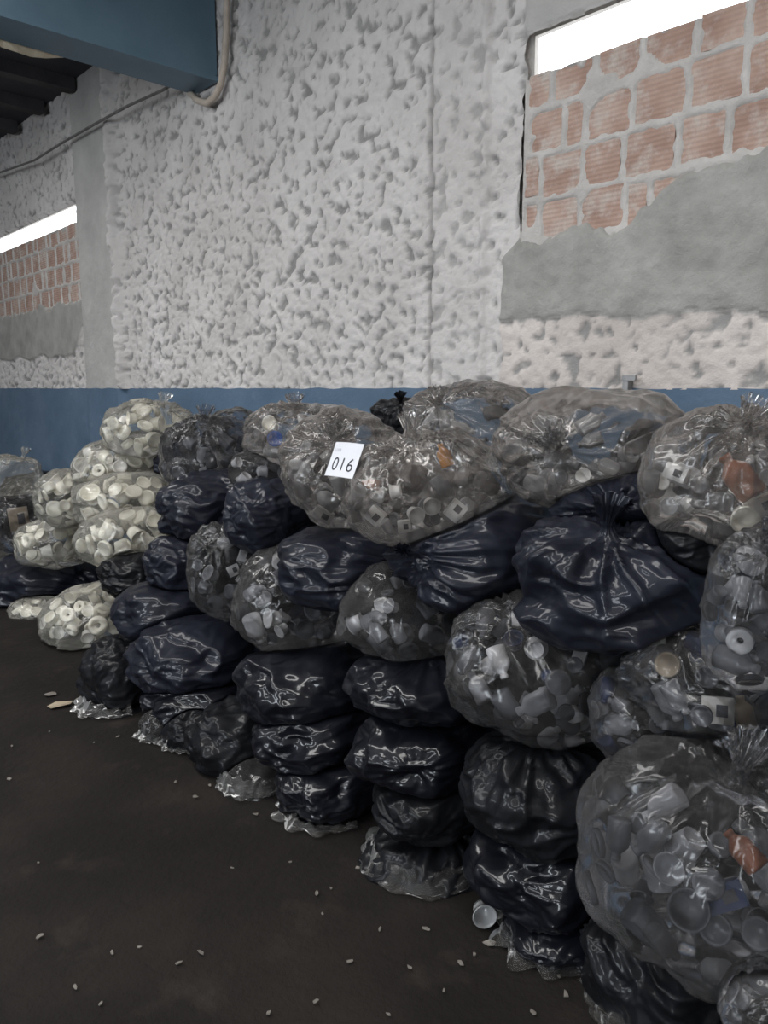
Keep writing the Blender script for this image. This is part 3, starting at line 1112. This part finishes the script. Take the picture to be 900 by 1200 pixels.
def item_mesh(shape, mat, r):
    key = (shape, mat, round(r, 3))
    if key in MESH:
        return MESH[key]
    prof, hs = {'cup': (CUP, 1.25), 'bottle': (BOT, 0.95), 'ring': (RING, 1.0), 'lid': (LID, 1.0)}[shape]
    V, Fc = lathe(scaled(prof, r, r * hs), 18, False, False)
    zc = max(v[2] for v in V) / 2
    V = [(x, y, z - zc) for x, y, z in V]
    MESH[key] = mk({'cup': 'plastic_cup', 'bottle': 'plastic_bottle', 'ring': 'plastic_ring', 'lid': 'jar_cover'}[shape], V, Fc, [M_item[mat]])
    return MESH[key]


def block_mesh(mat, a, b, c, window=True):
    """a squared bottle or carton with rounded edges and a dark printed panel."""
    key = ('block', mat, a, b, c, window)
    if key in MESH:
        return MESH[key]
    bm = bmesh.new()
    add_box(bm, -a, a, -b, b, -c, c)
    bmesh.ops.bevel(bm, geom=bm.edges[:], offset=min(a, b, c) * 0.22, segments=2)
    me = bpy.data.meshes.new('plastic_carton')
    bmesh.ops.recalc_face_normals(bm, faces=bm.faces)
    bm.to_mesh(me)
    bm.free()
    me.materials.append(M_item[mat])
    MESH[key] = me
    return me


PLACED = []
ITEM_TREES = []


def item_tree(me, p, rot):
    M4 = Matrix.Translation(Vector(p)) @ rot.to_matrix().to_4x4()
    return tree([M4 @ v.co for v in me.vertices], [tuple(f.vertices) for f in me.polygons])


def fits(me, p, rot, own, ext):
    tr = item_tree(me, p, rot)
    if own is not None and tr.overlap(own['tree']):
        return None
    for q, e, t2 in ITEM_TREES:
        if np.linalg.norm(q - p) < e + ext and tr.overlap(t2):
            return None
    if own is not None and (not clear_of_bags(tr, own) or any(tr.overlap(e) for e in EXTRA)):
        return None
    return tr




def put(me, name, p, rot, label, cat, group):
    o = bpy.data.objects.new(name, me)
    COL.objects.link(o)
    o.location = p
    o.rotation_euler = rot
    tag(o, label, cat, group)
    return o


def hero_point(g, px, py, k=0.86):
    """where the ray through that part of the bag meets its film, moved a little inside."""
    d = ray(px, py)
    d = d / np.linalg.norm(d)
    dp = (g['c'] + g['off']) - EYE
    dist = np.linalg.norm(dp - np.outer(dp @ d, d), axis=1)
    front = (g['off'] @ FW) < 0.0
    j = int(np.argmin(dist + np.where(front, 0, 10)))
    return g['c'] + g['off'][j] * k, g['off'][j] / np.linalg.norm(g['off'][j])


def facing(n_, roll=0.0):
    q = Vector(n_).to_track_quat('Z', 'Y')
    return (q @ Matrix.Rotation(roll, 3, 'Z').to_quaternion()).to_euler()


def hero(key, px, py, shape, mat, r, label, cat, roll=0.0, tocam=0.8, k=0.84, dims=None, cap=None):
    g = BYKEY[key]
    p0, nrm = hero_point(g, px, py, 1.0)
    v = (EYE - p0) / np.linalg.norm(EYE - p0)
    nn = nrm * (1 - tocam) + v * tocam
    nn /= np.linalg.norm(nn)
    nm = {'cup': 'plastic_cup', 'bottle': 'plastic_bottle', 'ring': 'plastic_ring', 'lid': 'jar_cover', 'block': 'plastic_carton'}[shape]
    for q in range(40):
        sc = 0.97 ** max(0, q - 12)
        me = block_mesh(mat, *[round(x * sc, 4) for x in dims]) if shape == 'block' else item_mesh(shape, mat, r * sc)
        if shape == 'bottle':
            rot = facing(np.cross(v, UP * math.cos(roll) + RT * math.sin(roll)))
        else:
            rot = facing(nn, roll)
        ext = max(vv.co.length for vv in me.vertices)
        p = p0 - v * (0.012 + 0.008 * q)
        tr = fits(me, p, rot, g, ext)
        if tr is not None:
            break
    else:
        return None
    o = put(me, nm, p, rot, label, cat, None)
    if shape == 'block':
        bm = bmesh.new()
        a, b, c = [x * sc for x in dims]
        add_box(bm, -a * 0.10, a * 0.62, -b * 0.45, b * 0.45, c - 0.002, c + 0.0015)
        bm_obj('printed_panel', bm, M_printed, o)['label'] = 'dark square print on the side'
    ITEM_TREES.append((p, ext, tr))
    return o


hero('t4', 505, 619, 'lid', 'cream', 0.032, 'round cream lid at the bottom of the bag beside the numbered card', 'lid', 0, 0.9, 0.87)
hero('t4', 534, 600, 'block', 'white', 0, 'white carton with dark square print next to the round cream lid', 'carton', 0.9, 0.7, 0.86, (0.030, 0.024, 0.02))
hero('t4', 442, 604, 'block', 'white', 0, 'white carton low at the left of the bag with the amber bottle', 'carton', -0.7, 0.7, 0.86, (0.026, 0.024, 0.02))
hero('t4', 474, 617, 'block', 'white', 0, 'small white carton just left of the round cream lid', 'carton', 0.1, 0.7, 0.86, (0.02, 0.018, 0.015))
hero('t4', 520, 532, 'bottle', 'amber', 0.022, 'amber bottle glowing near the top of the bag beside the card', 'bottle', 1.2, 0.7, 0.80)
hero('t4', 436, 566, 'bottle', 'rust', 0.016, 'thin copper coloured bottle at the left of the amber bottle', 'bottle', 0.2, 0.7, 0.84)
hero('t5', 379, 604, 'block', 'white', 0, 'white carton with dark square print below the numbered card', 'carton', -0.5, 0.8, 0.90, (0.036, 0.022, 0.02))
hero('t6', 322, 514, 'lid', 'blue', 0.036, 'bright blue cap seen through the film near the wall', 'cap', 0, 0.6, 0.88)
hero('t6', 318, 497, 'cup', 'cream', 0.035, 'cream cup just above the bright blue cap', 'cup', 0, 0.2, 0.85)
hero('t1', 872, 607, 'cup', 'cream', 0.032, 'cream tub low in the right-end clear bag of the top row', 'tub', 0, 0.3, 0.88)
hero('t1', 893, 592, 'block', 'cream', 0, 'folded cream carton low in the right-end clear bag', 'carton', 0.5, 0.5, 0.88, (0.035, 0.022, 0.014))
hero('t1', 795, 553, 'block', 'white', 0, 'pale carton at the left side of the right-end clear bag', 'carton', -0.3, 0.4, 0.88, (0.026, 0.018, 0.014))
hero('t1', 866, 556, 'bottle', 'rust', 0.034, 'reddish brown bottle inside the right-end clear bag', 'bottle', 1.0, 0.5, 0.78)
hero('n3', 366, 668, 'block', 'cream', 0, 'single cream cube at the top of the bag left of the folded navy bag', 'carton', 0.1, 0.6, 0.90, (0.028, 0.034, 0.025))
hero('n3', 351, 752, 'cup', 'white', 0.026, 'white cup poking out low above the plump shiny bag', 'cup', 0.3, 0.2, 0.9)
hero('n4', 290, 652, 'block', 'white', 0, 'largest white block in the cluster beside the navy stack', 'carton', -0.4, 0.6, 0.90, (0.036, 0.032, 0.026))
hero('n4', 273, 668, 'block', 'white', 0, 'white block lower left in the cluster beside the navy stack', 'carton', 0.4, 0.6, 0.90, (0.026, 0.024, 0.02))
hero('n4', 287, 679, 'block', 'white', 0, 'lowest white block in the cluster beside the navy stack', 'carton', 0.8, 0.6, 0.90, (0.032, 0.030, 0.02))
hero('n1', 706, 813, 'block', 'cream', 0, 'cream cube at the lower right of the bag of grey bottles', 'carton', -0.4, 0.7, 0.92, (0.030, 0.024, 0.02))
hero('n1', 612, 722, 'block', 'white', 0, 'pale grey cube high in the bag under the pleated navy bag', 'carton', 0.1, 0.7, 0.88, (0.028, 0.028, 0.02))
hero('n1', 652, 800, 'lid', 'smoke', 0.034, 'round grey lid in the middle of the bag of grey bottles', 'lid', 0, 0.85, 0.90)
hero('n6', 842, 833, 'block', 'cream', 0, 'white labelled bottle lying above the knot of the huge clear bag', 'bottle', 0.05, 0.85, 0.92, (0.034, 0.030, 0.022))
hero('n6', 872, 833, 'bottle', 'tan', 0.024, 'tan bottle lying right of the white labelled bottle', 'bottle', 1.45, 0.8, 0.90)
hero('n6', 782, 778, 'lid', 'tan', 0.030, 'tan lid high in the bag with the labelled bottle', 'lid', 0, 0.5, 0.88)
hero('m7', 868, 752, 'ring', 'white', 0.026, 'white curved handle ring in the tall grubby bag at the right edge', 'ring', 0, 0.6, 0.88)
hero('r4', 872, 998, 'bottle', 'rust', 0.026, 'rust orange bottle in the middle of the huge clear bag', 'bottle', 0.9, 0.6, 0.90)
hero('r4', 806, 1066, 'cup', 'smoke', 0.040, 'grey cup with its open mouth facing out, low in the huge clear bag', 'cup', 0, 0.75, 0.88)
hero('r4', 850, 1050, 'block', 'navy', 0, 'dark blue carton under the fold of the huge clear bag', 'carton', 0.5, 0.6, 0.9, (0.042, 0.026, 0.02))
hero('r4', 838, 1090, 'lid', 'smoke', 0.036, 'grey round lid near the bottom of the huge clear bag', 'lid', 0, 0.8, 0.9)
hero('r4', 886, 1092, 'lid', 'smoke', 0.032, 'grey round lid at the bottom right of the huge clear bag', 'lid', 0, 0.8, 0.9)
hero('w5', 88, 594, 'ring', 'cream', 0.072, 'large white ring facing out in the upper milky bag of the left pair', 'ring', 0, 0.9, 0.93)
hero('w7', 114, 733, 'ring', 'cream', 0.060, 'cream ring facing out at the left of the floor bag of rings', 'ring', 0, 0.9, 0.92)
hero('w7', 138, 731, 'ring', 'cream', 0.068, 'larger cream ring facing out at the right of the floor bag of rings', 'ring', 0, 0.9, 0.92)
hero('w7', 130, 696, 'ring', 'cream', 0.050, 'small cream ring at the top of the floor bag of rings', 'ring', 0, 0.8, 0.9)
hero('x2', 22, 608, 'block', 'tan', 0, 'box with a dark square window in the clear bag at the left edge', 'carton', 0.1, 0.8, 0.86, (0.07, 0.09, 0.05))

RND = random.Random(77)


def fill(key, n_, mix, rr, desc, low=0.0, tries=45):
    g = BYKEY[key]
    tocam = (EYE - g['c']) / np.linalg.norm(EYE - g['c'])
    cand = np.where((ICO6_V @ tocam) > -0.10)[0]
    rs = np.random.RandomState(sum(map(ord, key)))
    made = 0
    nouns = {'cup': 'cup', 'bottle': 'bottle', 'ring': 'ring', 'lid': 'cover'}
    for a_ in range(n_ * tries):
        if made >= n_:
            break
        j = int(rs.choice(cand))
        if low and ICO6_V[j][2] > 0.75 - low * rs.rand() * 1.6:
            continue
        shape, mat = mix[rs.randint(len(mix))]
        me = item_mesh(shape, mat, [0.75, 0.9, 1.05][rs.randint(3)] * rr)
        ext = max(vv.co.length for vv in me.vertices)
        L_ = np.linalg.norm(g['off'][j])
        k = 1 - rs.uniform(0.35, 1.0) * ext / L_
        if rs.rand() < 0.3:
            k *= rs.uniform(0.55, 0.95)
        if k < 0.15:
            continue
        p = g['c'] + g['off'][j] * k
        if p[2] < ext * 0.6:
            continue
        nv = g['off'][j] / L_
        if shape == 'bottle':
            tv = rs.normal(size=3)
            tv -= nv * (tv @ nv)
            rot = facing(tv / np.linalg.norm(tv))
        else:
            dv = nv * rs.uniform(0.2, 1.0) + rs.normal(size=3) * 0.45
            rot = facing(dv / np.linalg.norm(dv), rs.uniform(0, 6))
        tr = fits(me, p, rot, g, ext)
        if tr is None:
            continue
        nm = {'cup': 'plastic_cup', 'bottle': 'plastic_bottle', 'ring': 'plastic_ring', 'lid': 'jar_cover'}[shape]
        noun = nouns[shape]
        coln = {'grey': 'translucent grey', 'smoke': 'smoky grey', 'white': 'white', 'cream': 'cream', 'navy': 'dark blue', 'tan': 'tan', 'blue': 'blue', 'rust': 'brown'}[mat]
        put(me, nm, p, rot, '%s plastic %s %s' % (coln, noun, desc), noun, '%s plastic %ss %s' % (coln, noun, desc))
        ITEM_TREES.append((p, ext, tr))
        made += 1


GM = [('bottle', 'grey'), ('bottle', 'grey'), ('cup', 'grey'), ('bottle', 'smoke'), ('lid', 'smoke'), ('cup', 'white'), ('bottle', 'smoke')]
DM = [('bottle', 'grey'), ('bottle', 'smoke'), ('lid', 'smoke'), ('cup', 'smoke'), ('cup', 'grey'), ('bottle', 'smoke')]
WM = [('cup', 'cream'), ('cup', 'cream'), ('cup', 'white'), ('ring', 'cream'), ('lid', 'cream')]
fill('t1', 26, GM, 0.027, 'in the clear bag at the right end of the top row', 0.6)
fill('t2', 26, GM, 0.028, 'in the clear bag under the wall bracket', 0.6)
fill('t3', 20, GM, 0.030, 'in the clear bag at the top behind the amber bottle', 0.5)
fill('t4', 34, GM, 0.025, 'in the clear bag with the amber bottle', 0.7)
fill('t5', 28, GM, 0.028, 'in the clear bag under the numbered card', 0.7)
fill('t6', 14, GM, 0.032, 'in the clear bag with the blue cap')
fill('t6b', 10, GM, 0.032, 'in the grubby bag below the blue cap')
fill('t8', 16, DM, 0.036, 'in the grubby bag right of the tall white heap')
fill('t9', 8, DM, 0.036, 'in the grubby bag squeezed left of the blue cap')
fill('m7', 18, DM, 0.026, 'in the tall grubby bag at the right edge')
fill('n1', 46, GM + [('cup', 'navy'), ('bottle', 'white')], 0.030, 'in the clear bag under the big pleated navy bag')
fill('n2', 26, GM + [('cup', 'white')], 0.032, 'in the crumpled clear bag under the wide navy bag')
fill('n3', 26, DM + [('cup', 'white'), ('bottle', 'white')], 0.036, 'in the clear bag left of the folded navy bag')
fill('n4', 16, DM + [('cup', 'white')], 0.034, 'in the clear bag with the white blocks')
fill('n6', 24, DM + [('bottle', 'navy')], 0.027, 'in the clear bag with the labelled bottle')
fill('n7', 16, DM + [('bottle', 'navy')], 0.026, 'in the dark clear bag left of the labelled bottle')
fill('r4', 46, DM, 0.036, 'in the huge clear bag at the lower right', 0.3)
fill('r6', 6, DM, 0.024, 'in the small clear bag at the bottom right corner')
fill('w1', 39, WM, 0.055, 'in the topmost milky bag of the tall heap')
fill('w2', 44, WM, 0.057, 'in the second milky bag of the tall heap')
fill('w3', 44, WM, 0.057, 'in the middle milky bag of the tall heap')
fill('w4', 44, WM, 0.055, 'in the lowest milky bag of the tall heap')
fill('w5', 28, WM, 0.055, 'in the upper milky bag of the left pair')
fill('w6', 31, WM, 0.057, 'in the lower milky bag of the left pair')
fill('w7', 44, WM, 0.051, 'in the milky floor bag of rings')
fill('w8', 23, WM, 0.046, 'in the milky bag spilling at the left')

# ------------------------------------------------------------------ the numbered card
g = BYKEY['t5']
p, _n = hero_point(g, 404, 538, 1.0)
zc = depth(p)
w_, h_ = 0.133 * zc / 2.6, 0.112 * zc / 2.6
al = math.radians(27)
ux = Vector((1, 0, 0))
uy = Vector((0, math.sin(al), math.cos(al)))
uz = ux.cross(uy)
R3 = Matrix((ux, uy, uz)).transposed()
bm = bmesh.new()
seg = 10
rows_ = []
for s in (0.0006, -0.0006):
    rows_.append([[bm.verts.new(((i / seg - 0.5) * w_, (j / 4 - 0.5) * h_, s + 0.004 * math.sin(i / seg * 3.1) + 0.003 * (j / 4) ** 2)) for i in range(seg + 1)] for j in range(5)])
for j in range(4):
    for i in range(seg):
        bm.faces.new((rows_[0][j][i], rows_[0][j][i + 1], rows_[0][j + 1][i + 1], rows_[0][j + 1][i]))
        bm.faces.new((rows_[1][j][i], rows_[1][j + 1][i], rows_[1][j + 1][i + 1], rows_[1][j][i + 1]))
rim = [(0, i) for i in range(seg)] + [(j, seg) for j in range(4)] + [(4, i) for i in range(seg, 0, -1)] + [(j, 0) for j in range(4, 0, -1)]
for k in range(len(rim)):
    (j0, i0), (j1, i1) = rim[k], rim[(k + 1) % len(rim)]
    bm.faces.new((rows_[0][j0][i0], rows_[1][j0][i0], rows_[1][j1][i1], rows_[0][j1][i1]))
card = bm_obj('number_card', bm, M_paper)
for q in range(90):
    M4 = Matrix.Translation(Vector(p)) @ R3.to_4x4()
    tr = tree([M4 @ v.co for v in card.data.vertices], [tuple(f.vertices) for f in card.data.polygons])
    if not any(tr.overlap(h['tree']) for h in BAGS if np.linalg.norm(h['c'] - p) < 1) and q > 0:
        break
    p = p + (EYE - p) / np.linalg.norm(EYE - p) * 0.006
card.matrix_world = M4
tag(card, 'white paper card printed 016 lying on a clear bag', 'card')


def text_part(txt, size, x, y, mat, name, off):
    cu = bpy.data.curves.new(name, 'FONT')
    cu.body = txt
    cu.size = size
    cu.align_x = 'CENTER'
    cu.align_y = 'CENTER'
    cu.extrude = 0.0004
    cu.offset = off
    cu.space_character = 1.12
    tmp = bpy.data.objects.new(name, cu)
    COL.objects.link(tmp)
    dg = bpy.context.evaluated_depsgraph_get()
    me = bpy.data.meshes.new_from_object(tmp.evaluated_get(dg))
    bpy.data.objects.remove(tmp)
    me.materials.clear()
    me.materials.append(mat)
    for v in me.vertices:
        s = (v.co.x + x) / w_ + 0.5
        tt = (v.co.y + y) / h_ + 0.5
        v.co.z += 0.0012 + 0.004 * math.sin(s * 3.1) + 0.003 * tt ** 2
    o = bpy.data.objects.new(name, me)
    COL.objects.link(o)
    o.parent = card
    o.location = (x, y, 0)
    return o


text_part('016', 0.062 * zc / 2.6, 0.004, -0.018 * zc / 2.6, M_ink, 'printed_number', -0.0006)
text_part('LOTE', 0.012 * zc / 2.6, -0.040 * zc / 2.6, 0.030 * zc / 2.6, M_faint, 'printed_heading', 0)

# ------------------------------------------------------------------ litter on the floor
RL = random.Random(5)


def scrap(px, py, size, label, group=None, mat=None, name='plastic_scrap'):
    p = at_floor(px, py)
    k = RL.randint(5, 7)
    bm = bmesh.new()
    top, bot = [], []
    for i in range(k):
        a = 2 * math.pi * i / k + RL.uniform(-0.3, 0.3)
        r = size * RL.uniform(0.5, 1.0)
        z = 0.004 + size * RL.uniform(0.05, 0.35)
        x, y = r * math.cos(a) * 1.5, r * math.sin(a) * 0.8
        top.append(bm.verts.new((x, y, z)))
        bot.append(bm.verts.new((x * 0.96, y * 0.96, z - min(0.003, z))))
    c1 = bm.verts.new((0, 0, 0.005 + size * 0.12))
    c0 = bm.verts.new((0, 0, 0.0))
    for i in range(k):
        j = (i + 1) % k
        bm.faces.new((c1, top[i], top[j]))
        bm.faces.new((c0, bot[j], bot[i]))
        bm.faces.new((top[i], bot[i], bot[j], top[j]))
    o = bm_obj(name, bm, mat or M_scrap)
    o.location = p
    o.rotation_euler = (0, 0, RL.uniform(0, 6.28))
    tag(o, label, 'scrap', group)
    return o


scrap(60, 815, 0.035, 'bright crumpled scrap on the floor left of the leftmost black bags')
scrap(70, 828, 0.05, 'flat brown scrap lying against the leftmost black floor bag', None, M_item['tan'])
for px, py in ((110, 871), (138, 864), (14, 875), (11, 914), (58, 858), (228, 934), (246, 921), (229, 935), (206, 917), (340, 1011), (371, 1049), (388, 1042), (378, 1072), (47, 1099), (163, 1111), (209, 1130), (131, 1118), (118, 1178), (88, 1158), (45, 1012), (272, 1018), (300, 955), (420, 1018), (445, 1090), (370, 1175), (315, 1188), (236, 1118), (410, 1128), (520, 1162), (455, 1190), (500, 1090), (598, 1122), (628, 1118), (655, 1145), (663, 1166), (625, 1188), (735, 1190), (556, 1120), (540, 1130), (480, 1135)):
    scrap(px, py, RL.choice((0.006, 0.008, 0.011)), 'tiny pale scrap of litter lying on the dark floor', 'tiny scraps on the floor')
scrap(594, 1104, 0.036, 'flat translucent scrap on the floor just right of the fallen cup', None, M_sheet)
scrap(574, 1108, 0.020, 'pale rag scrap on the floor below the fallen cup')
scrap(716, 1150, 0.026, 'curled pale scrap on the floor against the lower right black bag')
scrap(704, 1134, 0.018, 'small pale scrap above the curled one at the lower right black bag')
me = item_mesh('cup', 'grey', 0.036)
p = at_floor(566, 1082)
put(me, 'plastic_cup', (p[0], p[1], 0.037), (1.5, 0.2, 0.9), 'translucent cup fallen on the floor between the two right stacks', 'cup', None)
